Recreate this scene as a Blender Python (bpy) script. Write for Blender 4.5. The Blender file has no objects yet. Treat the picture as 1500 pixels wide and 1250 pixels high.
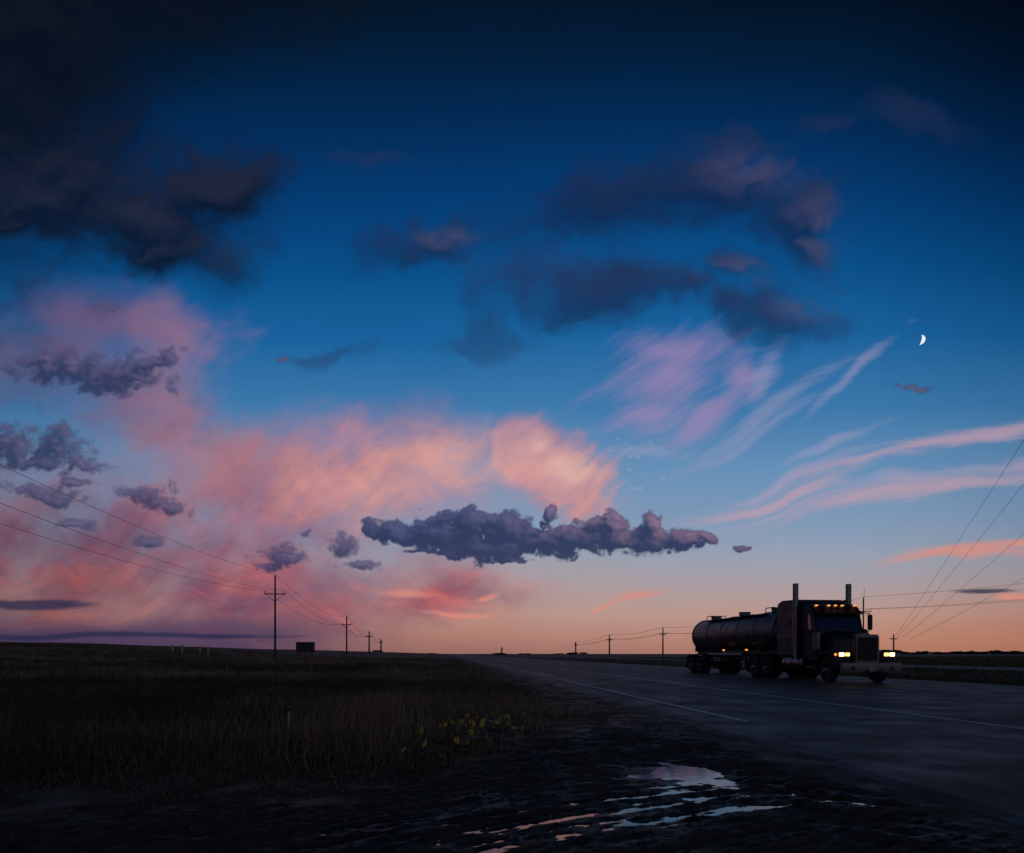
import bpy, bmesh, math, random
import numpy as np
from mathutils import Vector, Matrix
random.seed(4); rng=np.random.default_rng(4)
scene=bpy.context.scene
PHI=math.atan(0.095); CP,SP=math.cos(PHI),math.sin(PHI)
def R2W(X,L,z=0.0): return (X*CP-L*SP, X*SP+L*CP, z)
def lin(c):
    o=[]
    for v in c[:3]:
        v=v/255.0
        o.append(v/12.92 if v<=0.04045 else ((v+0.055)/1.055)**2.4)
    return (o[0],o[1],o[2],1.0)
scene.view_settings.view_transform='Standard'
scene.view_settings.look='None'
scene.view_settings.exposure=0

# ---------------------------------------------------------------- node helper
class S:
    def __init__(s,t,sock): s.t=t; s.s=sock
    def _m(s,op,b=None,rev=False):
        return M(s.t,op,b,s) if rev else M(s.t,op,s,b)
    def __add__(s,b): return s._m('ADD',b)
    def __radd__(s,b): return s._m('ADD',b)
    def __sub__(s,b): return s._m('SUBTRACT',b)
    def __rsub__(s,b): return s._m('SUBTRACT',b,True)
    def __mul__(s,b): return s._m('MULTIPLY',b)
    def __rmul__(s,b): return s._m('MULTIPLY',b)
def setin(t,inp,v):
    if isinstance(v,S): t.links.new(v.s,inp)
    elif v is not None: inp.default_value=v
def M(t,op,a,b=None,clamp=False):
    n=t.nodes.new('ShaderNodeMath'); n.operation=op; n.use_clamp=clamp
    setin(t,n.inputs[0],a); setin(t,n.inputs[1],b)
    return S(t,n.outputs[0])
def VM(t,op,a,b=None):
    n=t.nodes.new('ShaderNodeVectorMath'); n.operation=op
    setin(t,n.inputs[0],a); setin(t,n.inputs[1],b)
    return S(t,n.outputs[0])
def smooth(t,v,lo,hi,a=0.0,b=1.0):
    n=t.nodes.new('ShaderNodeMapRange'); n.interpolation_type='SMOOTHSTEP'
    setin(t,n.inputs['Value'],v)
    n.inputs['From Min'].default_value=lo; n.inputs['From Max'].default_value=hi
    n.inputs['To Min'].default_value=a; n.inputs['To Max'].default_value=b
    return S(t,n.outputs[0])
def mapping(t,v,loc=(0,0,0),rot=0.0,scale=(1,1,1)):
    n=t.nodes.new('ShaderNodeMapping'); n.vector_type='TEXTURE'
    setin(t,n.inputs['Vector'],v); n.inputs['Location'].default_value=loc
    n.inputs['Rotation'].default_value=(0,0,rot); n.inputs['Scale'].default_value=scale
    return S(t,n.outputs[0])
def noise(t,v,scale,detail=6,rough=0.55,color=False):
    n=t.nodes.new('ShaderNodeTexNoise'); setin(t,n.inputs['Vector'],v)
    n.inputs['Scale'].default_value=scale; n.inputs['Detail'].default_value=detail
    n.inputs['Roughness'].default_value=rough
    return S(t,n.outputs['Color'] if color else n.outputs[0])
def mixc(t,f,a,b,mode='MIX'):
    n=t.nodes.new('ShaderNodeMix'); n.data_type='RGBA'; n.blend_type=mode; n.clamp_factor=True
    setin(t,n.inputs[0],f); setin(t,n.inputs[6],a); setin(t,n.inputs[7],b)
    return S(t,n.outputs[2])
def ramp(t,v,stops):
    n=t.nodes.new('ShaderNodeValToRGB'); setin(t,n.inputs[0],v); cr=n.color_ramp
    while len(cr.elements)<len(stops): cr.elements.new(0.5)
    for e,(p,c) in zip(cr.elements,stops):
        e.position=p; e.color=c if len(c)==4 else (*c,1)
    return S(t,n.outputs[0])
def warp(t,P,scale,amp,detail=3):
    c=noise(t,P,scale,detail,color=True)
    return VM(t,'ADD',P,VM(t,'MULTIPLY',VM(t,'SUBTRACT',c,(0.5,0.5,0.5)),(amp,amp,0)))
# ---------------------------------------------------------------- numpy noise
def hashf(i,j): 
    v=np.sin(i*127.1+j*311.7)*43758.5453
    return v-np.floor(v)
def vn(x,y):
    i=np.floor(x); j=np.floor(y); f=x-i; g=y-j; f=f*f*(3-2*f); g=g*g*(3-2*g)
    return (hashf(i,j)*(1-f)+hashf(i+1,j)*f)*(1-g)+(hashf(i,j+1)*(1-f)+hashf(i+1,j+1)*f)*g
def fbm(x,y,o=4):
    s=0;a=.5
    for k in range(o): s=s+a*vn(x*2**k+k*17.3,y*2**k+k*9.1); a*=.5
    return s/(1-.5**o)
def sst(a,b,v): 
    t=np.clip((v-a)/(b-a),0,1); return t*t*(3-2*t)
_r=np.random.default_rng(77); _an=_r.random((256,256))*2*np.pi; GX=np.cos(_an).astype(np.float32); GY=np.sin(_an).astype(np.float32)
def perl(x,y):
    i=np.floor(x).astype(np.int32); j=np.floor(y).astype(np.int32); f=(x-i).astype(np.float32); g=(y-j).astype(np.float32)
    i0=i&255; i1=(i+1)&255; j0=j&255; j1=(j+1)&255
    a=GX[i0,j0]*f+GY[i0,j0]*g; b=GX[i1,j0]*(f-1)+GY[i1,j0]*g
    c=GX[i0,j1]*f+GY[i0,j1]*(g-1); d=GX[i1,j1]*(f-1)+GY[i1,j1]*(g-1)
    f=f*f*f*(f*(f*6-15)+10); g=g*g*g*(g*(g*6-15)+10)
    return (a*(1-f)+b*f)*(1-g)+(c*(1-f)+d*f)*g
def N(x,y,o=5,gain=.5,seed=0.):
    s=0;a=1.;t=0.; c_,s_=math.cos(.6),math.sin(.6); x=x+seed*3.17+40; y=y+seed*1.73+40
    for k in range(o):
        s=s+a*perl(x,y); t+=a; a*=gain; x,y=(x*c_-y*s_)*2.03+5.3,(x*s_+y*c_)*2.03+1.7
    return s/t*2.0
def NF(x,y,o=5,gain=.6,seed=0.):   # fibre noise: octaves keep the streak direction
    s=0;a=1.;t=0.; x=x+seed*3.17+40; y=y+seed*1.73+40
    for k in range(o):
        s=s+a*perl(x,y); t+=a; a*=gain; x,y=x*1.6+5.3,y*2.05+1.7
    return s/t*2.0
def BI(x,y,o=4,gain=.5,seed=0.):
    s=0;a=1.;t=0.; c_,s_=math.cos(.6),math.sin(.6); x=x+seed*3.17+40; y=y+seed*1.73+40
    for k in range(o):
        s=s+a*np.abs(perl(x,y)); t+=a; a*=gain; x,y=(x*c_-y*s_)*2.1+5.3,(x*s_+y*c_)*2.1+1.7
    return s/t*2.0
# bearings: tangent-plane azimuth/elevation (in thousandths) of each cloud as seen looking north
def W(U,V,sc,amp,seed,o=4):
    return U+N(U*sc,V*sc,o,.5,seed)*amp, V+N(U*sc,V*sc,o,.5,seed+9.3)*amp
def rotn(U,V,deg,lx,ly):
    a=math.radians(deg); c,s=math.cos(a),math.sin(a); return (U*c+V*s)/lx,(-U*s+V*c)/ly
def nmask(U,V,ells,k=0.25):
    r=None
    for (x,y,rx,ry,*a) in ells:
        an=math.radians(a[0] if a else 0); c,s=math.cos(an),math.sin(an)
        du=U-(x-750)/1000; dv=V-(958-y)/1000
        d=np.sqrt(((du*c+dv*s)/(rx/1000))**2+((-du*s+dv*c)/(ry/1000))**2)
        if r is None: r=d
        else:
            h=np.maximum(k-np.abs(r-d),0)/k; r=np.minimum(r,d)-h**3*k/6
    return np.maximum(1.0-r,-6)
def meshnp(name,V,F,mat,nv=4,smoothf=True):
    me=bpy.data.meshes.new(name); me.vertices.add(len(V)); me.vertices.foreach_set('co',V.astype(np.float32).ravel())
    me.loops.add(F.size); me.loops.foreach_set('vertex_index',F.astype(np.int32).ravel())
    me.polygons.add(len(F)); me.polygons.foreach_set('loop_start',np.arange(0,F.size,nv,dtype=np.int32)); 
    me.polygons.foreach_set('use_smooth',np.full(len(F),smoothf)); me.update(calc_edges=True)
    me.materials.append(mat); o=bpy.data.objects.new(name,me); scene.collection.objects.link(o); return o
# ---------------------------------------------------------------- sky dome
def build_sky():
    st=.08
    azs=np.concatenate([np.arange(-180,-44,4),np.arange(-44,44,st),np.arange(44,180,4)])
    els=np.concatenate([np.arange(-90,-1,8),np.arange(-1,45,st),np.arange(45,90,3),[90]])
    A,E=np.meshgrid(np.radians(azs),np.radians(els))
    Dx=np.sin(A)*np.cos(E); Dy=np.cos(A)*np.cos(E); Dz=np.sin(E)
    den=np.maximum(np.abs(Dy),.22); U=(Dx/den).astype(np.float32); V=(Dz/den).astype(np.float32)
    L=lambda *c: np.array(lin(c)[:3],np.float32)
    def rampv(v,stops):
        p=[s[0] for s in stops]; c=np.array([lin(s[1])[:3] for s in stops])
        return np.stack([np.interp(v,p,c[:,i]) for i in range(3)],-1)
    def mx(c,a,col): a=np.clip(a,0,1)[...,None]; return c*(1-a)+col*a
    def sh(H,k,l): return np.roll(H,(-k,-l),(0,1))
    stops=[(0.0,(152,106,98)),(0.03,(178,130,116)),(0.065,(184,149,140)),(0.10,(174,156,158)),(0.15,(152,160,176)),(0.20,(128,153,183)),(0.27,(102,144,183)),
        (0.36,(60,120,171)),(0.46,(26,99,158)),(0.56,(10,80,139)),(0.66,(5,62,118)),(0.76,(4,46,92)),(0.86,(3,32,62)),(0.95,(4,21,40)),(1.0,(4,17,34))]
    Vb=V+.02*N(U*1.5,V*1.5,3,.5,2.)
    C=rampv(np.clip(Vb,0,1),stops)
    low=sst(.12,0,V)
    C=mx(C,low*sst(.1,.8,U)*.5,L(206,136,100)); C=mx(C,low*sst(-.1,-.6,U)*.8,L(104,72,104))
    C=C*(1-sst(.25,1.,np.abs(U))*sst(.30,.95,V)*.62)[...,None]  # lens-vignette darkening of the upper corners, put into the sky colour
    C=C*(1-sst(.45,.85,np.abs(U))*.18)[...,None]
    # ---- pink veil
    u1,v1=W(U,V,2.6,.055,1.3,5)
    veil=nmask(u1,v1,[(120,470,190,60,-4),(60,540,190,85),(210,610,220,80,-34),(600,690,270,88,6),(775,690,110,62,-14),(395,710,200,105,-10),
                  (150,800,420,140,0),(380,850,320,80),(640,865,140,34,0),(-150,820,420,200)],0.4)
    fu,fv=W(U,V,1.6,.12,3.1,4); fu,fv=W(fu,fv,9,.012,3.9,4)
    a,b=rotn(fu,fv,30,.30,.095); fib=NF(a*1.5,b*1.5,7,.68,1.)
    a,b=rotn(fu,fv,44,.14,.030); fib2=NF(a,b,6,.7,4.)
    patch=N(U*5,V*6,7,.62,6.); puff=N(U*13,V*19,7,.65,16.); big=N(U*2.2,V*3,3,.5,8.)
    up_=sst(.12,.26,V)
    dn=veil+.24*fib*up_+.42*patch+.30*big+.22*puff
    va=sst(-.30,.95,dn)
    right=nmask(u1,v1,[(800,685,110,75,-12)],.2); 
    va=np.maximum(va,sst(-.05,.42,right+.24*fib2+.22*patch+.2*puff)*.9)
    vst=[(0.0,(86,60,86)),(0.03,(110,70,94)),(0.07,(148,84,98)),(0.11,(156,90,104)),(0.16,(150,94,116)),(0.22,(166,110,130)),(0.30,(162,120,144)),(0.36,(138,118,154)),(0.5,(120,106,152)),(0.7,(84,90,144))]
    vc=rampv(np.clip(V+.02*patch,0,1),vst)
    vc=mx(vc,.55*sst(-.2,.5,-patch+.4*big+.4*puff)*sst(.2,-.3,U),L(96,82,120))
    vc=mx(vc,.5*sst(.0,.6,big+.6*patch)*sst(.12,.3,V)*sst(-.75,-.35,U),L(200,134,138))
    hot=nmask(u1,v1,[(805,690,150,68,-6),(660,705,230,60,4)],.4)
    vc=mx(vc,sst(-.45,1.10,hot+.34*fib+.24*fib2+.30*patch+.25*puff)*.85,L(234,166,150))
    vc=mx(vc,sst(.1,.9,nmask(u1,v1,[(840,680,60,36,-20)])+.4*fib2+.25*puff)*.6,L(250,192,164))
    a,b=rotn(fu,fv,-5,.30,.045); rose=N(a,b,7,.6,11.)
    vc=mx(vc,sst(.0,.5,rose+.3*puff)*sst(.19,.10,V)*.6,L(214,110,104))
    vc=mx(vc,sst(.1,.6,-rose)*sst(.27,.12,V)*.5,L(98,72,106))
    vc=vc*(1-.42*sst(-.25,-.78,U))[...,None]  # veil colour darkened towards the left like a vignette
    C=mx(C,va*(.86+.14*sst(-.4,.3,fib)),vc)
    hz=sst(.060,.026,V+.010*rose)*sst(-.10,-.45,U)
    C=mx(C,hz*.8,L(66,56,88))
    # ---- right cirrus
    u2,v2=W(U,V,2.5,.040,5.7,4)
    a,b=rotn(u2+(v2-.4)**2,v2+.9*np.maximum(u2-.25,0)**2,30,.26,.032); cf=NF(a,b,7,.74,21.)
    cir=nmask(u2,v2,[(985,550,115,52,20),(1085,550,50,38,50),(1000,515,85,36,6),(950,605,75,32,20),(1030,600,90,22,30)],.3)
    C=mx(C,sst(-.25,1.05,cir+.62*cf+.34*patch+.22*puff)*.68,L(160,134,176))
    wis=nmask(u2,v2,[(1110,610,130,14,28),(1240,565,90,9,42),(1330,700,270,10,14),(930,655,70,12,5),(1125,545,18,55,-25),(1080,640,130,10,22),(1210,660,100,9,20),(1150,700,140,8,16)],.15)
    C=mx(C,sst(-.3,1.0,wis+.85*cf)*.44,L(160,156,188))
    a,b=rotn(u2,v2,13,.35,.022); sf=NF(a,b,6,.72,24.)
    stq=nmask(u2,v2,[(1400,700,200,18,13),(1300,722,200,12,10),(1450,622,110,14,17),(1230,690,200,11,14),(1100,737,130,11,9),(1560,655,110,24,14),(1330,660,160,8,20)],.2)
    C=mx(C,sst(-.30,1.0,stq+.80*sf)*.68,L(192,156,170))
    lo=nmask(u2,v2,[(1420,802,160,12,8),(1520,777,110,10,12),(1490,857,70,6,3),(925,868,54,9,9),(880,880,30,7,14),(713,854,20,7,0),(670,885,70,7,-3),(600,858,50,9,8)],.15)
    C=mx(C,sst(-.1,.8,lo+.55*sf)*.75,L(220,140,124))
    mot=N(U*60,V*90,3,.5,31.); C=mx(C,sst(.35,.7,mot)*sst(-.2,.6,nmask(U,V,[(930,680,90,55,-20)]))*.30,L(180,172,196))
    # ---- dim banks
    u3,v3=W(U,V,5,.05,2.2,5); u3,v3=W(u3,v3,16,.012,7.7,4)
    pd=N(u3*9,v3*12,7,.6,41.)
    dim=nmask(u3,v3,[(900,290,190,55,14),(1010,262,130,55,8),(1160,300,110,66,-32),(1190,345,70,40,-20),(1085,235,42,28),(640,362,125,36,14),(585,395,50,18,40),
                  (880,432,150,44,8),(990,435,60,30,-10),(1080,400,66,26,-12),(1120,465,120,36,-4)],0.4)
    faint=nmask(u3,v3,[(485,520,60,16,-6),(1195,170,60,16,0),(1070,190,60,18,0),(560,235,80,14,0),(810,400,150,40,0),(715,505,80,16,10),(1330,172,90,28,-15)],.3)
    D=dim+.62*pd; ga=sst(-.45,.80,D); H=np.clip(D,-.4,1.)
    rel=np.clip(.22+1.2*(H-sh(H,6,5))+.8*(H-sh(H,16,14)),0,1)
    gc=mx(np.broadcast_to(L(22,44,82),C.shape),sst(.5,.72,V)*.7,L(11,30,62))
    side=sst(-.2,.9,nmask(U,V,[(1215,335,80,80),(1110,240,110,55),(1090,395,80,30),(1190,450,80,26),(660,350,70,22)],.3))
    gc=mx(gc,rel*(.12+.78*side),L(72,70,100))
    C=mx(C,ga*.80,gc)
    C=mx(C,sst(-.3,.9,faint+.7*pd)*.42,L(36,48,84))
    nw=nmask(u3,v3,[(60,270,260,95,0),(235,310,140,95,-20),(235,375,100,45,-8),(310,280,95,62,10),(0,120,190,280,0),(60,30,200,150,10),(300,-60,260,120,0),(20,330,90,34,-10)],0.4)
    D=nw+.50*pd; la=sst(-.38,.6,D); H=np.clip(D,-.2,1.2)
    rel=np.clip(.28+1.0*(H-sh(H,8,-2))+.8*(H-sh(H,18,4)),0,1)
    lc=mx(np.broadcast_to(L(12,23,42),C.shape),rel*.9,L(36,40,60)); lc=mx(lc,sst(.62,.86,V)*.75,L(8,16,28))
    C=mx(C,la*.93,lc)
    # ---- cumulus
    cells=[(585,781,60,20,-10),(640,782,68,30,4),(690,772,54,31),(745,781,60,33),(720,803,115,21,0),(800,794,70,28),(806,750,17,17),(800,768,16,12),(850,788,54,26),(893,768,32,21),(905,790,64,26),
           (957,768,17,20),(950,794,64,22),(1005,793,46,18),(1038,789,18,12),(640,809,66,5),(1090,804,16,4),(745,822,40,6)]
    u4,v4=W(U,V,22,.009,6.6,4); bl=BI(u4*24,v4*31,5,.5,51.)
    D=nmask(u4,v4,cells,.25)*1.0+1.0*(bl-.39)+.10*N(U*120,V*120,2,.5,55.)
    Hs=np.clip(D,0,1.)**.7
    aa=sst(-.02,.26,D)
    rel=np.clip(.06+.75*(Hs-sh(Hs,4,3))+.60*(Hs-sh(Hs,10,8)),0,1)
    top=sst(.150,.215,V+.02*bl)
    ac=mx(np.broadcast_to(L(40,54,90),C.shape),rel*(.45+.55*top),mx(np.broadcast_to(L(84,90,128),C.shape),sst(-.10,.22,U),L(140,112,138)))
    ac=mx(ac,sst(.165,.14,V)*.3,L(54,60,94))
    C=mx(C,aa*.96,ac)
    left=[(125,545,118,26,-4),(60,528,55,16),(160,562,60,24),(232,527,38,13,16),(195,545,55,25),(15,655,62,38),(85,655,48,34,-20),(120,680,38,13,-12),(40,680,70,14),
          (60,722,62,15,-8),(110,768,30,8),(235,738,60,14,-14),(205,722,40,11),(215,792,26,10),(420,815,38,18),(452,777,13,9),(500,800,24,20,-30),(530,828,34,9),
          (395,830,26,6),(110,708,34,8),(165,450,24,5),(415,527,14,6),(1340,567,34,6,-8)]
    bl2=BI(u4*26,v4*36,5,.55,61.)
    D=nmask(u4,v4,left,.2)+1.4*(bl2-.41)+.3*pd
    Hs=np.clip(D,0,1.)**.7; ab=sst(-.20,.50,D)
    rel=np.clip(.06+.65*(Hs-sh(Hs,4,3))+.5*(Hs-sh(Hs,9,6)),0,1)
    C=mx(C,ab*.88,mx(np.broadcast_to(L(42,54,90),C.shape),rel,L(98,90,124)))
    u5,v5=W(U,V,2.4,.012,2.9,3)
    bar=nmask(u5,v5,[(40,883,115,9,-3),(1445,869,52,4,0),(120,930,400,5,0)],.1)
    C=mx(C,sst(-.1,.5,bar+.4*sf)*.85,L(42,44,74))
    C=C*(1+.025*N(U*9,V*14,5,.6,71.))[...,None]
    R=7000.; Vv=np.stack([Dx.ravel()*R,Dy.ravel()*R,Dz.ravel()*R],1); nx,ny=len(azs),len(els)
    idx=np.arange(nx*ny).reshape(ny,nx); idx=np.concatenate([idx,idx[:,:1]],1)
    F=np.stack([idx[:-1,:-1],idx[1:,:-1],idx[1:,1:],idx[:-1,1:]],-1).reshape(-1,4)
    mat=bpy.data.materials.new('dusk_sky'); mat.use_nodes=True; t=mat.node_tree; t.nodes.clear()
    at=t.nodes.new('ShaderNodeAttribute'); at.attribute_name='radiance'
    em=t.nodes.new('ShaderNodeEmission'); t.links.new(at.outputs['Color'],em.inputs[0]); em.inputs[1].default_value=1.0
    out=t.nodes.new('ShaderNodeOutputMaterial'); t.links.new(em.outputs[0],out.inputs[0])
    try: mat.cycles.emission_sampling='NONE'
    except Exception as e: print(e)
    o=meshnp('sky',Vv,F,mat); o.location=(0,0,1.2)
    at=o.data.attributes.new('radiance','FLOAT_COLOR','POINT')
    at.data.foreach_set('color',np.concatenate([C.reshape(-1,3),np.ones((nx*ny,1))],1).astype(np.float32).ravel())
build_sky()
w=bpy.data.worlds.new("World"); scene.world=w; w.use_nodes=True
nt=w.node_tree; bg=nt.nodes['Background']; sk=nt.nodes.new('ShaderNodeTexSky'); sk.sky_type='NISHITA'; sk.sun_disc=False
sk.sun_elevation=math.radians(-2); sk.sun_rotation=math.radians(70); nt.links.new(sk.outputs[0],bg.inputs[0]); bg.inputs[1].default_value=0.05
sun=bpy.data.lights.new('sun','SUN'); sun.energy=0.02; sun.angle=math.radians(8); sun.color=(1,.72,.5)
so=bpy.data.objects.new('sun',sun); so.rotation_euler=(math.radians(86),0,math.radians(-70)+math.pi); scene.collection.objects.link(so)

# ---------------------------------------------------------------- materials
def pbr(name,col,rough=0.6,metal=0.0,bump=0.0,bscale=20.0,var=0.3,vscale=3.0,coat=0.0,spec=0.5,rvar=0.0):
    m=bpy.data.materials.new(name); m.use_nodes=True; t=m.node_tree; b=t.nodes['Principled BSDF']
    tc=t.nodes.new('ShaderNodeTexCoord'); O=S(t,tc.outputs['Object'])
    n=noise(t,O,vscale,5,0.6)
    c0=tuple(c*(1-var) for c in col)+(1,); c1=tuple(min(1,c*(1+var)) for c in col)+(1,)
    c=mixc(t,smooth(t,n,0.35,0.65),c0,c1); t.links.new(c.s,b.inputs['Base Color'])
    b.inputs['Metallic'].default_value=metal; b.inputs['Coat Weight'].default_value=coat
    b.inputs['Specular IOR Level'].default_value=spec
    if rvar>0: t.links.new(smooth(t,n,0.3,0.7,max(0.02,rough-rvar),rough+rvar).s,b.inputs['Roughness'])
    else: b.inputs['Roughness'].default_value=rough
    if bump>0:
        bn=t.nodes.new('ShaderNodeBump'); bn.inputs['Strength'].default_value=bump; bn.inputs['Distance'].default_value=0.02
        t.links.new(noise(t,O,bscale,4,0.6).s,bn.inputs['Height']); t.links.new(bn.outputs[0],b.inputs['Normal'])
    return m
def emi(name,col,st):
    m=bpy.data.materials.new(name); m.use_nodes=True; b=m.node_tree.nodes['Principled BSDF']
    b.inputs['Base Color'].default_value=(*col,1); b.inputs['Emission Color'].default_value=(*col,1); b.inputs['Emission Strength'].default_value=st
    return m
paint=pbr('truck_paint',(0.010,0.017,0.030),0.5,0.0,coat=0.08,var=0.25,rvar=0.1,spec=.3)
steel=pbr('tank_steel',(0.10,0.105,0.112),0.48,0.85,var=0.3,vscale=1.5,rvar=0.1)
chrome=pbr('chrome',(0.11,0.11,0.115),0.34,1.0,var=0.25,rvar=0.1)
pipe=pbr('stack_steel',(0.20,0.19,0.18),0.45,1.0,var=0.2,rvar=0.1)
black=pbr('black_steel',(0.02,0.02,0.021),0.6,0.2)
tyre=pbr('tyre_rubber',(0.016,0.016,0.016),0.85,bump=0.3)
glass=pbr('dark_glass',(0.015,0.02,0.028),0.06,0.0,var=0.1,coat=1.0,spec=1.0)
flap=pbr('mud_flap',(0.015,0.015,0.015),0.8)
amber=emi('amber_lamp',(1.0,0.36,0.06),1.3)
headl=emi('headlamp',(1.0,0.74,0.38),5.0)
lens=emi('headlamp_high_beam',(1.0,0.62,0.26),1.6)
wood=pbr('weathered_wood',(0.06,0.05,0.042),0.85,bump=0.4,bscale=12)
insul=pbr('porcelain',(0.12,0.10,0.10),0.4)
wirem=pbr('wire_metal',(0.05,0.05,0.05),0.5,0.5)
yellowp=pbr('yellow_paint',(0.65,0.48,0.04),0.6)
greyp=pbr('faded_white_plastic',(0.34,0.32,0.30),0.6)
signm=pbr('sign_back',(0.035,0.035,0.035),0.7)

# ---------------------------------------------------------------- mesh helpers
def empty(name,loc=(0,0,0),rz=0.0):
    e=bpy.data.objects.new(name,None); e.location=loc; e.rotation_euler=(0,0,rz); scene.collection.objects.link(e); return e
def link(name,bm,mat,parent=None,smoothf=False):
    me=bpy.data.meshes.new(name); bmesh.ops.recalc_face_normals(bm,faces=bm.faces); bm.to_mesh(me); bm.free()
    if mat: me.materials.append(mat)
    if smoothf:
        for p in me.polygons: p.use_smooth=True
        try: me.set_sharp_from_angle(angle=math.radians(40))
        except Exception: pass
    o=bpy.data.objects.new(name,me); scene.collection.objects.link(o)
    if parent: o.parent=parent
    return o
def bevel(bm,w,seg=2,ang=30):
    es=[e for e in bm.edges if len(e.link_faces)==2 and e.calc_face_angle(0)>math.radians(ang)]
    bmesh.ops.bevel(bm,geom=es,offset=w,segments=seg,affect='EDGES',clamp_overlap=True)
def addbox(bm,c,s,rot=None):
    r=bmesh.ops.create_cube(bm,size=1.0); vs=r['verts']
    for v in vs:
        v.co=Vector((v.co.x*s[0],v.co.y*s[1],v.co.z*s[2]))
        if rot is not None: v.co=rot@v.co
        v.co+=Vector(c)
    return vs
def box(name,c,s,mat,parent,bv=0.02,rot=None):
    bm=bmesh.new(); addbox(bm,c,s,rot)
    if bv>0: bevel(bm,bv)
    return link(name,bm,mat,parent,True)
def addcyl(bm,a,b,r0,r1=None,seg=16,cap=True):
    r1=r0 if r1 is None else r1; a=Vector(a); b=Vector(b); d=b-a
    q=d.to_track_quat('Z','Y').to_matrix().to_4x4(); q.translation=(a+b)/2
    bmesh.ops.create_cone(bm,cap_ends=cap,segments=seg,radius1=r0,radius2=r1,depth=d.length,matrix=q)
def cyl(name,a,b,r,mat,parent,r1=None,seg=20,bv=0.0):
    bm=bmesh.new(); addcyl(bm,a,b,r,r1,seg)
    if bv>0: bevel(bm,bv,2,50)
    return link(name,bm,mat,parent,True)
def prism(name,pts,y0,y1,mat,parent,bv=0.05):
    bm=bmesh.new()
    f=[bm.verts.new((x,y0,z)) for x,z in pts]; g=[bm.verts.new((x,y1,z)) for x,z in pts]
    bm.faces.new(f); bm.faces.new(g[::-1]); n=len(pts)
    for i in range(n): bm.faces.new((f[i],f[(i+1)%n],g[(i+1)%n],g[i]))
    bmesh.ops.recalc_face_normals(bm,faces=bm.faces)
    if bv>0: bevel(bm,bv,3,20)
    return link(name,bm,mat,parent,True)
def lathe_x(name,prof,yc,zc,mat,parent,seg=40):
    bm=bmesh.new(); rings=[]
    for x,r in prof:
        rings.append([bm.verts.new((x,yc+r*math.cos(2*math.pi*i/seg),zc+r*math.sin(2*math.pi*i/seg))) for i in range(seg)])
    for a,b in zip(rings,rings[1:]):
        for i in range(seg): bm.faces.new((a[i],a[(i+1)%seg],b[(i+1)%seg],b[i]))
    bm.faces.new(rings[0]); bm.faces.new(rings[-1][::-1])
    return link(name,bm,mat,parent,True)
def wheel(name,x,y,side,parent,r=0.52,w=0.28):
    e=bmesh.new(); seg=32
    prof=[(-w/2,0.30),(-w/2,r-0.06),(-w/2+0.04,r),(w/2-0.04,r),(w/2,r-0.06),(w/2,0.30)]
    rings=[[e.verts.new((x+rr*math.cos(2*math.pi*i/seg),y+o,0.52+rr*math.sin(2*math.pi*i/seg))) for i in range(seg)] for o,rr in prof]
    for a,b in zip(rings,rings[1:]):
        for i in range(seg): e.faces.new((a[i],a[(i+1)%seg],b[(i+1)%seg],b[i]))
    link(name,e,tyre,parent,True)
    e=bmesh.new(); prof=[(w/2*side,0.30),((w/2-0.02)*side,0.29),((w/2-0.09)*side,0.22),((w/2-0.10)*side,0.14),((w/2-0.02)*side,0.12),(w/2*side+0.02*side,0.07),(w/2*side+0.02*side,0.001)]
    rings=[[e.verts.new((x+rr*math.cos(2*math.pi*i/seg),y+o,0.52+rr*math.sin(2*math.pi*i/seg))) for i in range(seg)] for o,rr in prof]
    for a,b in zip(rings,rings[1:]):
        for i in range(seg): e.faces.new((a[i],a[(i+1)%seg],b[(i+1)%seg],b[i]))
    for i in range(10):
        an=2*math.pi*i/10; cx=x+.17*math.cos(an); cz=0.52+.17*math.sin(an)
        addcyl(e,(cx,y+(w/2-0.11)*side,cz),(cx,y+(w/2-0.05)*side,cz),0.016,seg=6)
    link(name+'_rim',e,chrome,parent,True)
def fender(name,xc,y0,y1,r,a0,a1,mat,parent,zc=0.52,n=14,th=0.03,flat=0.0):
    bm=bmesh.new(); R=[]
    for i in range(n+1):
        a=math.radians(a0+(a1-a0)*i/n); c,s=math.cos(a),math.sin(a)
        R.append([bm.verts.new((xc+rr*c*(1+flat),yy,zc+rr*s)) for rr,yy in ((r,y0),(r,y1),(r+th,y1),(r+th,y0))])
    for a,b in zip(R,R[1:]):
        for i in range(4): bm.faces.new((a[i],a[(i+1)%4],b[(i+1)%4],b[i]))
    bm.faces.new(R[0]); bm.faces.new(R[-1][::-1])
    return link(name,bm,mat,parent,True)

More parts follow.
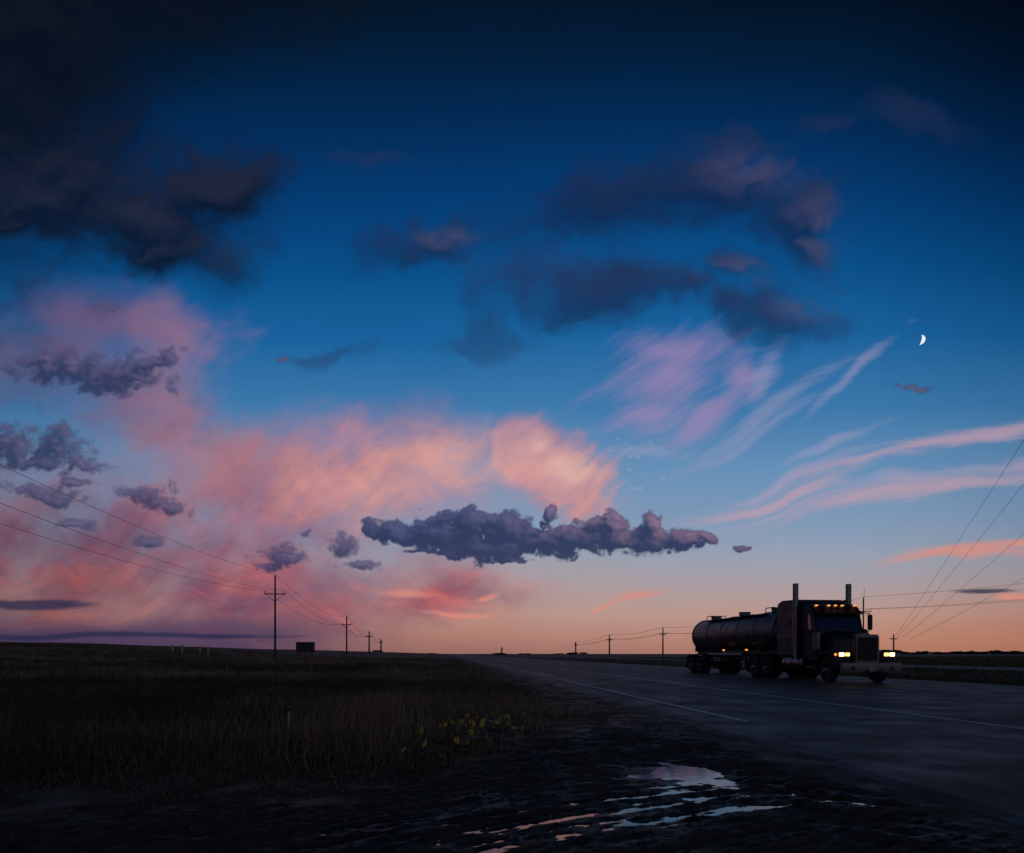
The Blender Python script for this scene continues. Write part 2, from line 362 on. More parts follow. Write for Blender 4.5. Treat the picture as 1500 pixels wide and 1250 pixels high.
# ---------------------------------------------------------------- tanker truck
def truck():
    ox,oy,_=R2W(16.4,25.0); T=empty('tanker_truck',(ox,oy,0.035),PHI-math.pi/2)
    prism('bumper',[(0,.42),(0.02,.60),(0,.82),(-.16,.82),(-.16,.42)],-1.24,1.24,chrome,T,.02)
    for y in(-.8,.8): cyl('fog_lamp',(0.0,y,.6),(.05,y,.6),.07,glass,T)
    box('licence_plate',(.035,0,.56),(.012,.32,.16),greyp,T,.004)
    box('radiator_shell',(-.38,0,1.36),(.12,1.04,1.14),chrome,T,.05)
    box('radiator_core',(-.335,0,1.35),(.06,.86,.96),black,T,.02)
    bm=bmesh.new()
    for i in range(15): addbox(bm,(-.300,-.39+.78*i/14,1.35),(.014,.016,.92))
    link('grille_bars',bm,black,T)
    bm=bmesh.new(); secs=[(-.42,.50,1.90,.75),(-.9,.56,1.97,.8),(-1.6,.68,2.06,.85),(-2.18,.80,2.14,.9)]; R=[]
    for x,hw,top,bot in secs:
        p=[]
        for k in range(13):
            a=math.pi*k/12; yy=-math.cos(a); zz=math.sin(a)
            yy=math.copysign(abs(yy)**0.45,yy) if abs(yy)>1e-6 else 0.0
            p.append(bm.verts.new((x,hw*yy,top-.30+.30*max(zz,0)**0.8)))
        p=[bm.verts.new((x,-hw,bot))]+p+[bm.verts.new((x,hw,bot))]; R.append(p)
    for a,b in zip(R,R[1:]):
        for i in range(len(a)-1): bm.faces.new((a[i],a[i+1],b[i+1],b[i]))
    bm.faces.new(R[0]); bm.faces.new(R[-1][::-1]); link('hood',bm,paint,T,True)
    for s in(-1,1):
        y0,y1=sorted((s*.62,s*1.22))
        fender('front_fender',-1.25,y0,y1,.62,-8,188,paint,T,zc=.58,flat=.12,th=.04)
        prism('fender_valance',[(-.5,.62),(-.48,1.05),(-.62,1.2),(-.75,.9)],y0,y1,paint,T,.02)
        box('headlamp_pod',(-.46,s*.93,1.14),(.22,.52,.24),chrome,T,.04)
        box('headlamp_outer',(-.345,s*1.05,1.14),(.02,.20,.13),headl,T,.01)
        box('headlamp_inner',(-.345,s*.81,1.14),(.02,.20,.13),lens,T,.01)
        box('turn_signal',(-.50,s*1.215,1.14),(.12,.03,.10),amber,T,.01)
        wheel('front_wheel',-1.25,s*1.03,s,T)
        cyl('air_cleaner',(-2.12,s*1.04,1.35),(-2.12,s*1.04,2.05),.19,chrome,T,bv=.03)
        cyl('air_cleaner_cap',(-2.12,s*1.04,2.055),(-2.12,s*1.04,2.20),.14,black,T,r1=.09)
        box('mirror',(-2.35,s*1.43,2.50),(.10,.20,.66),black,T,.03)
        cyl('mirror_arm',(-2.45,s*1.0,2.95),(-2.35,s*1.43,2.86),.018,chrome,T); cyl('mirror_arm_low',(-2.45,s*1.0,2.05),(-2.35,s*1.43,2.14),.018,chrome,T)
        cyl('exhaust_stack',(-3.57,s*1.22,1.0),(-3.57,s*1.22,4.20),.085,pipe,T)
        cyl('exhaust_tip',(-3.57,s*1.22,3.2),(-3.57,s*1.22,4.24),.12,pipe,T)
        cyl('exhaust_shield',(-3.57,s*1.22,1.6),(-3.57,s*1.22,2.9),.125,chrome,T,bv=.02)
        cyl('fuel_tank',(-2.95,s*.93,.76),(-4.75,s*.93,.76),.34,chrome,T,bv=.04,seg=32)
        for xx in(-3.25,-3.85,-4.45): cyl('tank_strap',(xx-.03,s*.93,.76),(xx+.03,s*.93,.76),.348,black,T,seg=32)
        box('step',(-2.5,s*1.02,.62),(.62,.36,.05),chrome,T,.01); box('step_upper',(-2.5,s*1.0,.95),(.55,.22,.05),chrome,T,.01)
        prism('side_window',[(-2.52,2.2),(-2.68,2.86),(-3.28,2.86),(-3.32,2.2)],s*1.052,s*1.064,glass,T,0)
        bm=bmesh.new()
        for c,sz in(((-2.42,s*1.056,1.62),(.02,.012,1.1)),((-3.40,s*1.056,2.0),(.02,.012,1.85)),((-2.9,s*1.056,1.08),(.98,.012,.02)),((-2.9,s*1.056,2.95),(.9,.012,.02))): addbox(bm,c,sz)
        link('door_seam',bm,black,T); box('door_handle',(-3.25,s*1.075,1.95),(.16,.03,.04),chrome,T,.008)
        box('sleeper_window',(-4.3,s*1.187,2.55),(.5,.014,.34),black,T,.006)
        box('sleeper_hatch',(-4.7,s*1.185,1.55),(.8,.012,.5),paint,T,.005); box('sleeper_trim',(-4.45,s*1.186,1.97),(1.7,.012,.05),chrome,T,.004)
        for xx in(-6.35,-7.65,-15.05,-16.35):
            wheel('outer_wheel',xx,s*1.10,s,T); wheel('inner_wheel',xx,s*.78,s,T)
        y0,y1=sorted((s*.62,s*1.25))
        for xx in(-6.35,-7.65): fender('drive_fender',xx,y0,y1,.60,25,155,black,T)
        prism('trailer_fender',[(-14.35,.85),(-14.55,1.15),(-16.9,1.15),(-17.1,.85),(-17.06,.83),(-16.88,1.11),(-14.57,1.11),(-14.39,.83)],y0,y1,steel,T,0)
        box('mud_flap',(-8.4,s*.95,.58),(.02,.6,.66),flap,T,0); box('mud_flap_rear',(-17.15,s*.95,.56),(.02,.6,.62),flap,T,0)
        cyl('side_tube',(-9.2,s*1.06,1.12),(-13.8,s*1.06,1.12),.12,steel,T,bv=.02)
        cyl('landing_leg',(-9.6,s*.75,1.3),(-9.6,s*.75,.42),.07,black,T); box('landing_foot',(-9.6,s*.75,.40),(.28,.28,.03),black,T,.005)
        for xx in(-8.9,-11.8): box('side_marker',(xx,s*1.04,1.37),(.20,.05,.07),amber,T,.006)
        box('frame_rail',(-4.6,s*.42,.96),(7.6,.09,.26),black,T,.01); box('trailer_rail',(-11.9,s*.45,1.24),(10.6,.10,.20),black,T,.01)
        box('tail_lamp',(-17.36,s*.95,1.0),(.04,.3,.1),black,T,.01)
    prism('cab',[(-2.18,.98),(-2.18,2.10),(-2.42,2.95),(-2.52,3.16),(-2.85,3.30),(-3.46,3.33),(-3.46,.98)],-1.05,1.05,paint,T,.06)
    d=Vector((-2.42+2.18,0,.85)).normalized(); ang=math.atan2(-d.x,d.z)
    rot=Matrix.Rotation(-ang,3,'Y')
    for s in(-1,1): box('windshield',(-2.31+.014,s*.48,2.52),(.02,.86,.66),glass,T,.008,rot)
    prism('sun_visor',[(-2.40,2.93),(-2.12,2.83),(-2.11,2.86),(-2.44,3.05)],-.98,.98,black,T,.005)
    for y in(-.85,-.3,0,.3,.85): box('roof_marker',(-2.53,y,3.215),(.08,.13,.05),amber,T,.015)
    for y in(-.5,.5):
        cyl('air_horn',(-2.65,y,3.40),(-3.2,y,3.40),.07,black,T,r1=.025); box('horn_foot',(-3.0,y,3.34),(.06,.05,.1),black,T,.005)
    cyl('antenna',(-2.5,1.25,2.9),(-2.55,1.3,4.0),.008,black,T,seg=6)
    prism('sleeper',[(-3.62,1.0),(-3.62,3.42),(-3.78,3.56),(-5.15,3.60),(-5.38,3.48),(-5.42,1.0)],-1.18,1.18,paint,T,.10)
    box('cab_gap_seal',(-3.54,0,2.1),(.16,1.9,2.1),black,T,.01)
    cyl('air_tank',(-5.7,-.3,1.25),(-5.7,.3,1.25),.13,black,T)
    box('fifth_wheel',(-6.95,0,1.12),(1.0,.9,.07),black,T,.02)
    box('front_axle',(-1.25,0,.5),(.12,1.8,.12),black,T,.01)
    for xx in(-6.35,-7.65,-15.05,-16.35): cyl('axle',(xx,-.95,.52),(xx,.95,.52),.08,black,T)
    box('engine',(-1.3,0,1.05),(1.5,.8,.6),black,T,.05)
    Rr=.99; x0,x1=-5.85,-17.15
    pr=[(x0-.34+.34*math.cos(math.pi/2*k/8),max(.01,Rr*math.sin(math.pi/2*k/8)**.75)) for k in range(9)]
    pr+=[(x1+.34-.34*math.sin(math.pi/2*k/8),max(.01,Rr*abs(math.cos(math.pi/2*k/8))**.75)) for k in range(9)]
    lathe_x('tank_shell',pr,0,2.28,steel,T)
    for xx in(-6.2,-8.3,-10.4,-12.5,-14.6,-16.8): lathe_x('tank_band',[(xx-.05,Rr+.005),(xx-.04,Rr+.03),(xx+.04,Rr+.03),(xx+.05,Rr+.005)],0,2.28,steel,T)
    for xx in(-7.6,-11.4,-15.4):
        cyl('manhole',(xx,0,3.24),(xx,0,3.42),.30,steel,T,bv=.02); cyl('manhole_lid',(xx,0,3.42),(xx,0,3.47),.33,black,T)
    for xx in(-7.6,-15.4):
        bm=bmesh.new()
        for yy in(-.40,.40): addcyl(bm,(xx-.5,yy,3.15),(xx-.45,yy,3.46),.022,seg=8); addcyl(bm,(xx+.5,yy,3.15),(xx+.45,yy,3.46),.022,seg=8); addcyl(bm,(xx-.45,yy,3.46),(xx+.45,yy,3.46),.022,seg=8)
        link('rollover_guard',bm,black,T)
    box('catwalk',(-11.5,-.55,3.16),(7.6,.30,.03),black,T,.005)
    bm=bmesh.new()
    for yy in(-.2,.2): addcyl(bm,(-17.28,yy,1.2),(-17.28,yy,3.3),.02,seg=8)
    for i in range(7): addcyl(bm,(-17.28,-.2,1.35+i*.3),(-17.28,.2,1.35+i*.3),.014,seg=6)
    link('ladder',bm,chrome,T)
    for xx in(-8.0,-14.2,-16.9): prism('tank_saddle',[(xx-.08,1.3),(xx+.08,1.3),(xx+.08,1.6),(xx-.08,1.6)],-.75,.75,black,T,0)
    box('valve_cabinet',(-12.9,-.7,.95),(.9,.5,.42),steel,T,.03)
    box('upper_coupler',(-7.2,0,1.24),(1.8,1.2,.16),black,T,.02)
    box('rear_bumper',(-17.3,0,.62),(.1,2.3,.14),chrome,T,.01)
    for s in(-1,1): box('bumper_post',(-17.28,s*.5,.93),(.08,.08,.5),black,T,0)
truck()

# ---------------------------------------------------------------- ground
BX=[-40,-6,-3.7,-3.1,-1.41,-.7,-.08,1.18,2.6,2.9]; BY=[3.4,4.6,4.96,5.17,5.66,6.5,7.9,10.7,14.6,16]
def dirtmask(x,y):
    X=x*CP+y*SP
    nz=(fbm(x*1.3,y*1.3)-.5)*1.3+(fbm(x*6,y*6,3)-.5)*.6
    a=sst(.45,-.45,(y+nz)-np.interp(x,BX,BY))*(x<40)
    a=np.maximum(a,sst(3.35,3.85,X+nz*.6)*(sst(21.6,21.2,X+nz*.4)))
    return a
def height(x,y,full=False):
    x=np.asarray(x,float); y=np.asarray(y,float)
    X=x*CP+y*SP
    t=np.clip(-X/120,0,1); z=4.2*t*t*(3-2*t)*sst(15,80,y)
    z=z+(fbm(x*.03+5,y*.03)-.5)*1.3*sst(25,120,np.hypot(x,y))*sst(2,30,-X)
    z=z+1.0*sst(60,200,X)*fbm(x*.01,y*.01)
    z=z-.25*np.exp(-((X+1.5)/2.5)**2)*sst(12,30,y)-.3*np.exp(-((X-28)/4)**2)
    dm=dirtmask(x,y)
    z=z+(1-dm)*.05*(fbm(x*1.5,y*1.5)-.2)*sst(200,60,y)*(np.hypot(x,y)<300)
    near=(np.abs(x)<14)&(y<16)&(y>-8)
    s=x*.87+y*.49; bend=.035*(s-3)**2; q=-x*.49+y*.87+bend+.05*np.sin(s*1.3)+.08*(fbm(x*.9+7,y*.9,3)-.5)
    ruts=0
    for q0,wd,am in((4.15,.10,.024),(4.32,.05,.020),(4.5,.08,.022),(4.65,.04,.016),(4.78,.10,.024),(4.95,.05,.016),(3.95,.05,.020),(3.78,.10,.024),(3.62,.04,.016),(3.45,.08,.018),(5.35,.16,.012),(3.1,.12,.018)):
        ruts=ruts-am*np.exp(-((q-q0)/wd)**2)+am*.45*np.exp(-((q-q0-wd*2)/(wd*.8))**2)
    rr=np.hypot(x+.2,y-1.6)
    for r0 in(3.35,3.7,4.4,5.0,5.35): ruts=ruts-.022*np.exp(-((rr-r0)/.09)**2)*sst(1.6,2.6,x)+.016*np.exp(-((rr-r0-.16)/.07)**2)*sst(1.6,2.6,x)
    fine=(fbm(s*3.6,q*22,4)-.5)*.052+(fbm(x*12,y*12,3)-.5)*.030
    pd=sst(1.55,.35,np.sqrt(((x-1.72)/.54)**2+((y-6.95)/.80)**2)+.55*(fbm(x*3.5,y*3,4)-.5)*2)
    wetzone=np.exp(-(((s-3.0)/2.1)**2)**2)*np.exp(-(((q-4.2)/.80)**2)**2)
    zz=(ruts+fine+(fbm(x*.9+3,y*.9,3)-.5)*.03)*(1-.75*pd)+.016-.0138*wetzone-.050*pd
    z=z+np.where(near,dm*zz*sst(3.95,3.3,X)*sst(14,10,y),0)
    return (z,np.where(near,wetzone*.8+pd,0)) if full else z
def axis(lo,hi,step,far,g1,g2):
    a=list(np.arange(lo,hi,step)); d=step; v=a[-1]
    while v<far: d*=g2; v+=d; a.append(v)
    d=step; v=a[0]; pre=[]
    while v>-far: d*=g1; v-=d; pre.append(v)
    return np.array(pre[::-1]+a)
def gmat():
    m=bpy.data.materials.new('earth_and_grass'); m.use_nodes=True; t=m.node_tree; b=t.nodes['Principled BSDF']
    at=t.nodes.new('ShaderNodeAttribute'); at.attribute_name='dirt'; D=S(t,at.outputs['Fac'])
    at2=t.nodes.new('ShaderNodeAttribute'); at2.attribute_name='damp'; DW=S(t,at2.outputs['Fac'])
    tc=t.nodes.new('ShaderNodeTexCoord'); O=S(t,tc.outputs['Object'])
    n1=noise(t,O,1.5,7,.65); n2=noise(t,O,26,4,.6); n3=noise(t,O,.05,5,.6); n4=noise(t,O,70,2,.6)
    dirt=mixc(t,smooth(t,n1,.35,.68),(.060,.043,.032,1),(.125,.090,.066,1))
    dirt=mixc(t,smooth(t,n2,.52,.68)*0.6,dirt,(.19,.145,.11,1))
    dirt=mixc(t,smooth(t,n4,.62,.72)*0.7,dirt,(.28,.25,.21,1))
    dirt=mixc(t,M(t,'MULTIPLY',DW,.6,True),dirt,(.030,.022,.017,1))
    gr=mixc(t,smooth(t,n3,.4,.62),(.058,.056,.026,1),(.13,.092,.046,1)); gr=mixc(t,smooth(t,n1,.4,.7)*.6,gr,(.04,.042,.02,1))
    c=mixc(t,D,gr,dirt); t.links.new(c.s,b.inputs['Base Color'])
    wet=smooth(t,n1+(n2-.5)*.35-DW*.08,.36,.62,.50,.95); t.links.new(wet.s,b.inputs['Roughness'])
    t.links.new((DW*.16+.07).s,b.inputs['Specular IOR Level'])
    bp=t.nodes.new('ShaderNodeBump'); bp.inputs['Strength'].default_value=.9; bp.inputs['Distance'].default_value=.018
    t.links.new((n2+n4*.4).s,bp.inputs['Height']); t.links.new(bp.outputs[0],b.inputs['Normal'])
    return m
xs=axis(-4.5,5.2,.026,6500,1.09,1.09); ys=axis(3.6,9.4,.026,6500,1.35,1.05)
Xg,Yg=np.meshgrid(xs,ys); Zg,Dg=height(Xg,Yg,True)
V=np.stack([Xg.ravel(),Yg.ravel(),Zg.ravel()],1); nx,ny=len(xs),len(ys)
idx=np.arange(nx*ny).reshape(ny,nx); F=np.stack([idx[:-1,:-1],idx[:-1,1:],idx[1:,1:],idx[1:,:-1]],-1).reshape(-1,4)
g=meshnp('ground',V,F,gmat()); a=g.data.attributes.new('dirt','FLOAT','POINT'); a.data.foreach_set('value',dirtmask(Xg,Yg).ravel().astype(np.float32))
a=g.data.attributes.new('damp','FLOAT','POINT'); a.data.foreach_set('value',np.clip(Dg,0,1).ravel().astype(np.float32))

def sheet(name,pts,z,mat):
    bm=bmesh.new(); bm.faces.new([bm.verts.new((p[0],p[1],z)) for p in pts]); return link(name,bm,mat)
wm=bpy.data.materials.new('puddle_water'); wm.use_nodes=True; t=wm.node_tree; b=t.nodes['Principled BSDF']
b.inputs['Base Color'].default_value=(.012,.010,.008,1); b.inputs['Roughness'].default_value=.03; b.inputs['IOR'].default_value=1.33; b.inputs['Specular IOR Level'].default_value=.7
tc=t.nodes.new('ShaderNodeTexCoord'); bp=t.nodes.new('ShaderNodeBump'); bp.inputs['Strength'].default_value=.05; bp.inputs['Distance'].default_value=.01
t.links.new(noise(t,S(t,tc.outputs['Object']),14,3,.5).s,bp.inputs['Height']); t.links.new(bp.outputs[0],b.inputs['Normal'])
sheet('puddle',[(-2.6,3.2),(3.0,3.2),(3.0,9),(-2.6,9)],-.0215,wm)

# ---------------------------------------------------------------- road
def asphalt():
    m=bpy.data.materials.new('asphalt'); m.use_nodes=True; t=m.node_tree; b=t.nodes['Principled BSDF']
    tc=t.nodes.new('ShaderNodeTexCoord'); O=S(t,tc.outputs['Object'])
    lane=noise(t,mapping(t,O,rot=PHI,scale=(1.2,30,1)),1.0,4,.6); ag=noise(t,O,60,3,.7); bl=noise(t,O,.8,6,.65)
    c=mixc(t,smooth(t,lane,.35,.65),(.040,.040,.041,1),(.090,.088,.088,1)); c=mixc(t,smooth(t,ag,.5,.7)*.5,c,(.13,.127,.122,1)); c=mixc(t,smooth(t,bl,.5,.7)*.5,c,(.033,.032,.031,1))
    cr=t.nodes.new('ShaderNodeTexVoronoi'); cr.feature='DISTANCE_TO_EDGE'; cr.inputs['Scale'].default_value=.22; t.links.new(warp(t,O,1.2,.9,4).s,cr.inputs['Vector'])
    c=mixc(t,smooth(t,S(t,cr.outputs[0]),.008,.0)*.85,c,(.012,.012,.012,1))
    t.links.new(c.s,b.inputs['Base Color']); t.links.new(smooth(t,bl+(lane-.5)*.5,.3,.7,.54,.82).s,b.inputs['Roughness'])
    b.inputs['Specular IOR Level'].default_value=.32
    bp=t.nodes.new('ShaderNodeBump'); bp.inputs['Strength'].default_value=.5; bp.inputs['Distance'].default_value=.006
    t.links.new(ag.s,bp.inputs['Height']); t.links.new(bp.outputs[0],b.inputs['Normal'])
    return m
asp=asphalt()
def strip(name,X0,X1,L0,L1,z,mat):
    bm=bmesh.new(); bm.faces.new([bm.verts.new(R2W(*p,z)) for p in((X0,L0),(X1,L0),(X1,L1),(X0,L1))]); return link(name,bm,mat)
bm=bmesh.new(); n=900; prev=None
for i in range(n):
    L=-60+5600*((i/(n-1))**2.6); ja=(float(fbm(np.array(L*1.7),np.array(3.3)))-.5)*.7 if L<80 else 0
    X0=4.15+ja
    ps=[bm.verts.new(R2W(x,L,z)) for x,z in((X0-.25,-.03),(X0,.030),(12,.034),(20.9,.030),(21.0,-.03))]
    if prev:
        for k in range(4): bm.faces.new((prev[k],prev[k+1],ps[k+1],ps[k]))
    prev=ps
link('road',bm,asp)
strip('far_roadway',38,47.5,-60,5000,.05,asp)
lm=bpy.data.materials.new('road_paint'); lm.use_nodes=True; t=lm.node_tree; b=t.nodes['Principled BSDF']
tc=t.nodes.new('ShaderNodeTexCoord'); O=S(t,tc.outputs['Object']); n=noise(t,O,9,6,.7)
t.links.new(mixc(t,smooth(t,n,.45,.64),(.72,.72,.72,1),(.12,.12,.12,1)).s,b.inputs['Base Color']); b.inputs['Roughness'].default_value=.6
bm=bmesh.new()
def quad(X0,X1,L0,L1,z=.039):
    k=max(1,int(min((L1-L0),400)/10))
    for i in range(k):
        a0=L0+(L1-L0)*i/k; a1=L0+(L1-L0)*(i+1)/k
        bm.faces.new([bm.verts.new(R2W(*p,z)) for p in((X0,a0),(X1,a0),(X1,a1),(X0,a1))])
quad(5.03,5.18,11.2,900); quad(8.83,8.98,-30,900)
for i in range(40): quad(13.75,13.89,-5+i*12.2,-5+i*12.2+3.2)
quad(19.9,20.03,-30,900)
link('road_markings',bm,lm)

# ---------------------------------------------------------------- grass
def grassmat():
    m=bpy.data.materials.new('grass_blades'); m.use_nodes=True; t=m.node_tree; b=t.nodes['Principled BSDF']
    at=t.nodes.new('ShaderNodeAttribute'); at.attribute_name='tint'
    c=ramp(t,S(t,at.outputs['Fac']),[(0,(.062,.078,.034)),(.4,(.105,.102,.048)),(.65,(.20,.130,.070)),(1,(.36,.25,.15))])
    t.links.new(c.s,b.inputs['Base Color']); b.inputs['Roughness'].default_value=.85; b.inputs['Specular IOR Level'].default_value=.1
    return m
def blades(name,x,y,h,w,tint):
    n=len(x); z=height(x,y); an=rng.uniform(0,2*np.pi,n); ln=rng.uniform(.1,.8,n)*h; la=rng.uniform(0,2*np.pi,n)
    cx,cy=np.cos(an)*w/2,np.sin(an)*w/2; lx,ly=np.cos(la)*ln,np.sin(la)*ln
    V=np.zeros((n,5,3)); b=np.stack([x,y,z-.02],1)
    V[:,0]=b-np.stack([cx,cy,0*cx],1); V[:,1]=b+np.stack([cx,cy,0*cx],1)
    mid=b+np.stack([lx*.35,ly*.35,h*.6],1); V[:,2]=mid+np.stack([cx,cy,0*cx],1)*.7; V[:,3]=mid-np.stack([cx,cy,0*cx],1)*.7
    V[:,4]=b+np.stack([lx,ly,h],1)
    k=np.arange(n)[:,None]*5; F=np.concatenate([k+[0,1,2],k+[0,2,3],k+[3,2,4]],0)
    o=meshnp(name,V.reshape(-1,3),F,grassmat(),3,False); a=o.data.attributes.new('tint','FLOAT','POINT'); a.data.foreach_set('value',np.repeat(tint,5).astype(np.float32)); return o
n_=340000; D=np.exp(rng.uniform(np.log(4.3),np.log(170),n_)); U=rng.uniform(-.92,.26,n_); x=D*U; y=D
X=x*CP+y*SP; dens=fbm(x*.8,y*.8,4); edge=y-np.interp(x,BX,BY); edge=np.minimum(edge,(3.9-X)*1.2)
keep=(X<4.0)&(dens+rng.uniform(-.25,.25,n_)>.42)&(rng.random(n_)<sst(-.9,2.2,edge+(fbm(x*2.2,y*2.2,3)-.5)*2.2)**1.3)
x,y,dd,edge=x[keep],y[keep],dens[keep],edge[keep]; n=len(x); h=(.05+.26*rng.random(n)**2)*(.35+1.2*fbm(x*.5+9,y*.5,4)); h*=.22+.78*sst(0,4,edge)
weed=sst(.55,.68,fbm(x*.22+4,y*.22+8,4))*sst(1,4,edge); h*=1+1.0*weed*rng.random(n)
tint=np.clip(fbm(x*.16+2,y*.16,4)*2.2-.70+rng.normal(0,.18,n)+.15*sst(20,80,y)+.25*weed,0,1)
blades('grass',x,y,h,.006+.0011*y,tint); print('blades',n)
n_=60000; D=np.exp(rng.uniform(np.log(20),np.log(200),n_)); U=rng.uniform(.0,.85,n_); x=D*U; y=D; X=x*CP+y*SP
keep=((X>21.3)&(X<37.5))|(X>48); x,y=x[keep],y[keep]; n=len(x)
blades('median_grass',x,y,.08+.2*rng.random(n),.007+.0011*y,np.clip(rng.normal(.25,.15,n),0,1))

def flowers():
    stem=pbr('flower_stem',(.05,.07,.025),.7); pet=pbr('petals',(.85,.58,.03),.6); ctr=pbr('flower_centre',(.05,.03,.015),.8)
    E=empty('sunflower_patch'); bs,bp_,bc=bmesh.new(),bmesh.new(),bmesh.new()
    for i in range(80):
        if i<48: fx=rng.normal(715,38); fy=rng.normal(1064,12)
        else: fx=rng.uniform(590,805); fy=rng.uniform(1052,1105)
        hh=rng.uniform(.18,.42); Dd=(1.2-hh)/((fy-958)/1000); Xx=(fx-750)/1000*Dd
        if Dd>14 or Dd<5.5: continue
        if dirtmask(np.array(Xx),np.array(Dd))>.5: continue
        zb=float(height(np.array(Xx),np.array(Dd))); top=Vector((Xx,Dd,hh)); base=Vector((Xx+rng.uniform(-.06,.06),Dd+.05,zb-.02))
        addcyl(bs,base,top,.005,.003,5)
        for k in range(5):
            tt=rng.uniform(.2,.85); p=base.lerp(top,tt); a=rng.uniform(0,6.28); q=p+Vector((math.cos(a)*.08,math.sin(a)*.08,.03)); s=Vector((-math.sin(a),math.cos(a),0))*.022
            m_=(p+q)/2; bs.faces.new([bs.verts.new(c) for c in(p,m_+s,q,m_-s)])
        nrm=Vector((rng.normal(0,.8),-.7+rng.normal(0,.6),rng.uniform(0,1.2))).normalized(); q=nrm.to_track_quat('Z','Y').to_matrix(); r=rng.uniform(.015,.035)
        for k in range(11):
            a=2*math.pi*k/11; d1=q@Vector((math.cos(a),math.sin(a),.15)); sd=q@Vector((-math.sin(a),math.cos(a),0))
            bp_.faces.new([bp_.verts.new(top+c) for c in(d1*r*.3,d1*r*.7+sd*r*.25,d1*r*1.15,d1*r*.7-sd*r*.25)])
        addcyl(bc,top-nrm*.004,top+nrm*.006,r*.28,r*.22,8)
    link('stems_and_leaves',bs,stem,E); link('petals',bp_,pet,E); link('flower_centres',bc,ctr,E)
flowers()

# ---------------------------------------------------------------- utility poles and wires
def pole(x,y,H=12.0,ang=None,arm=1.5):
    z=float(height(np.array(x),np.array(y))); a=PHI if ang is None else ang; E=empty('utility_pole',(x,y,z),a)
    r=max(.15,y*.0011)
    bm=bmesh.new(); addcyl(bm,(0,0,-.5),(0,0,H),r*1.15,r*.75,12); link('pole',bm,wood,E,True)
    bm=bmesh.new(); th=max(.12,y*.0009)
    addbox(bm,(0,-r*.9,H-2.6),(2*arm,th*.8,th*1.2)); link('crossarm',bm,wood,E)
    bm=bmesh.new()
    for s in(-1,1): addcyl(bm,(s*arm*.95,-r,H-2.6),(0,-r,H-3.7),th*.25,th*.25,6)
    link('braces',bm,wood,E)
    bm=bmesh.new()
    for s in(-1,1): addcyl(bm,(s*arm*.93,-r*.9,H-2.55),(s*arm*.93,-r*.9,H-2.1),th*.5,th*.35,8)
    addcyl(bm,(0,0,H),(0,0,H+.3),th*.5,th*.35,8); link('insulators',bm,insul,E)
    c,s_=math.cos(a),math.sin(a)
    return [(x+c*o,y+s_*o,z+hh) for o,hh in((-arm*.93,H-2.1),(0,H+.3),(arm*.93,H-2.1))]
def wires(sets,sag=1.6,r=.012,name='power_line'):
    cu=bpy.data.curves.new(name,'CURVE'); cu.dimensions='3D'; cu.bevel_depth=r; cu.bevel_resolution=1
    for A,B in zip(sets,sets[1:]):
        for p,q in zip(A,B):
            sp=cu.splines.new('POLY'); n=24; sp.points.add(n)
            for i in range(n+1):
                t=i/n; yy=p[1]+(q[1]-p[1])*t; sg=4*sag*t*(1-t)
                sp.points[i].co=(p[0]+(q[0]-p[0])*t,yy,p[2]+(q[2]-p[2])*t-sg,1); sp.points[i].radius=max(1,min(abs(yy)*.016,6))
    cu.materials.append(wirem); o=bpy.data.objects.new(name,cu); scene.collection.objects.link(o)
A=[pole(-17,-20,12,.15)]
for px,py in((-34.7,100),(-52.8,218),(-81,387),(-119,620)): A.append(pole(px,py,12.2 if py<150 else 12.4,.15))
wires(A,2.2)
B=[pole(79,38,12,-.02),pole(70,136,12.2,-.02),pole(67,190,11.5,-.02),pole(63,285,12,-.02),pole(53.5,375,11.5,-.02),pole(56,600,11.5,-.02),pole(-15,1000,11)]
wires(B[:6],1.2)
C=[pole(-9,-30,12.5,-.55,2.0),pole(232,415,12.5,-.55,2.0)]
cA=[(o_-.545*30,-30,z_) for o_,z_ in((7.0,12.2),(8.3,11.6),(11,11),(15.5,10))]
cB=[(o_+.545*410,410,z_) for o_,z_ in((7.0,12.2),(8.3,11.6),(11,11),(15.5,10))]
wires([cA,cB],0.6)

# ---------------------------------------------------------------- small roadside things
def gz(x,y): return float(height(np.array(float(x)),np.array(float(y))))
bx,by=-45.4,150; E=empty('billboard',(bx,by,gz(bx,by)),.15)
box('panel',(0,0,2.2),(4.0,.15,2.1),signm,E,.02); box('frame_top',(0,-.1,3.3),(4.1,.12,.12),wood,E,.01); box('frame_bottom',(0,-.1,1.1),(4.1,.12,.12),wood,E,.01)
for s in(-1.4,0,1.4): box('post',(s,.16,.9),(.18,.16,3.8),wood,E,.01)
for px in(-.497,-.483,-.457,-.445):
    d=118; E=empty('marker_post',(px*d,d,gz(px*d,d))); cyl('post',(0,0,-.1),(0,0,1.35),.15,yellowp,E,seg=12,bv=.02); cyl('cap',(0,0,1.35),(0,0,1.42),.10,black,E,seg=12)
E=empty('marker_stake',(-2.98,9.1,gz(-2.98,9.1))); box('stake',(0,0,.20),(.026,.018,.46),greyp,E,.004,Matrix.Rotation(.05,3,'Y')); box('cap',(.012,0,.435),(.036,.03,.03),wood,E,.004)
bm=bmesh.new()
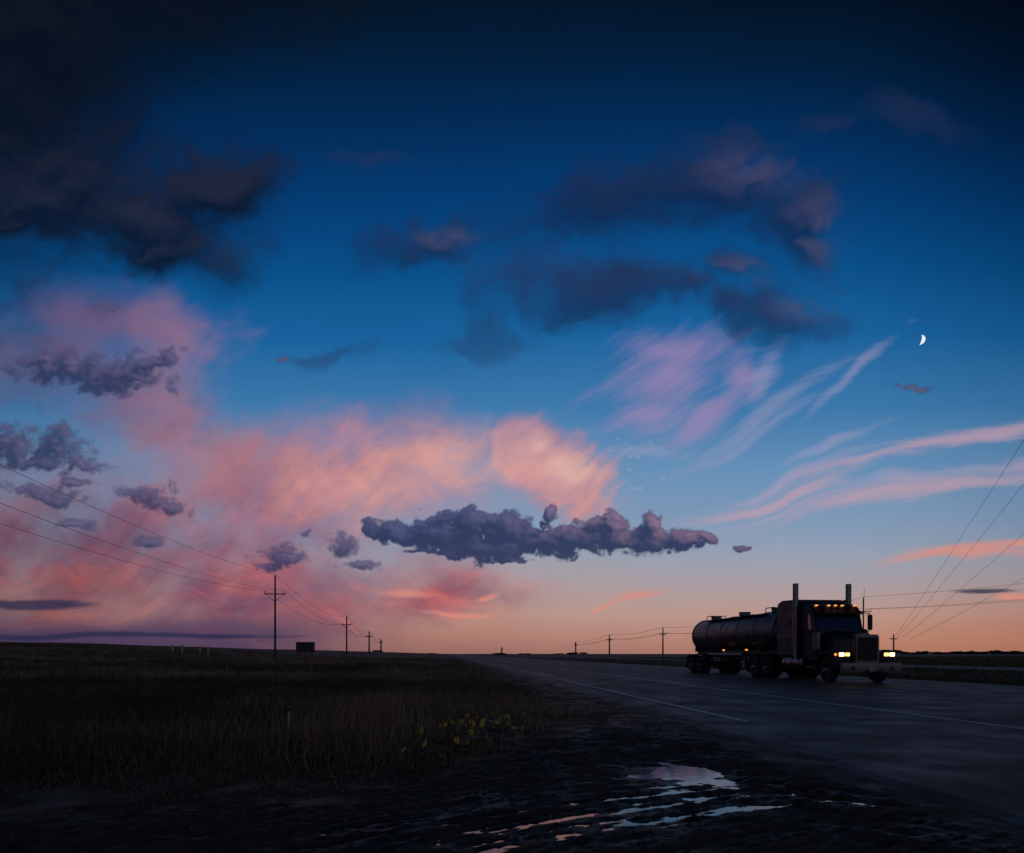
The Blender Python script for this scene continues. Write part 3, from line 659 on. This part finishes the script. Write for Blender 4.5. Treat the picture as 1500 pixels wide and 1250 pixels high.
def clump(x,y,hh,ww):
    z=gz(x,y)
    for k in range(5):
        r=bmesh.ops.create_icosphere(bm,subdivisions=2,radius=1.0)
        ox,oz=rng.normal(0,ww*.35),rng.uniform(.3,.75)*hh; s=rng.uniform(.3,.5)
        for v in r['verts']:
            j=1+rng.normal(0,.16); v.co=Vector((x+ox+v.co.x*ww*s*j,y+v.co.y*ww*s*j,z+oz+v.co.z*hh*.42*j))
    addcyl(bm,(x,y,z-1),(x,y,z+hh*.5),ww*.06,seg=5)
for i in range(70):
    D=rng.uniform(800,1300); u=rng.uniform(.54,.80) if i<48 else rng.uniform(-.75,.5)
    clump(u*D,D,rng.uniform(2.0,5.5) if i<48 else rng.uniform(1.5,3),rng.uniform(5,16))
link('distant_tree_line',bm,pbr('far_foliage',(.025,.03,.018),.9))

# moon: crescent patch of a distant sphere, its sunlight put in as emission
Dm=5000.; mc=Vector((.598*Dm,Dm,1.2+.460*Dm)); R_=.0066*Dm
fw=(mc-Vector((0,0,1.2))).normalized(); right=fw.cross(Vector((0,0,1))).normalized(); up=right.cross(fw)
tl=math.radians(-12); ra=right*math.cos(tl)+up*math.sin(tl); ua=up*math.cos(tl)-right*math.sin(tl)
bm=bmesh.new(); rows=[]
for i in range(17):
    ph=-math.pi/2+math.pi*i/16; row=[]
    for j in range(7):
        lo=math.radians(15+75*j/6)
        row.append(bm.verts.new(mc+R_*(ua*math.sin(ph)+math.cos(ph)*(ra*math.sin(lo)-fw*math.cos(lo)))))
    rows.append(row)
for a_,b_ in zip(rows,rows[1:]):
    for j in range(6): bm.faces.new((a_[j],a_[j+1],b_[j+1],b_[j]))
bmesh.ops.remove_doubles(bm,verts=bm.verts,dist=.01)
link('moon',bm,emi('moon_emission',(.95,.93,.9),.9))

cam=bpy.data.cameras.new('camera'); co=bpy.data.objects.new('camera',cam); scene.collection.objects.link(co); scene.camera=co
co.location=(0,0,1.2); co.rotation_euler=(math.radians(90),0,0); cam.sensor_width=36; cam.lens=24; cam.shift_y=(958-625)/1500; cam.clip_end=30000; cam.clip_start=.05
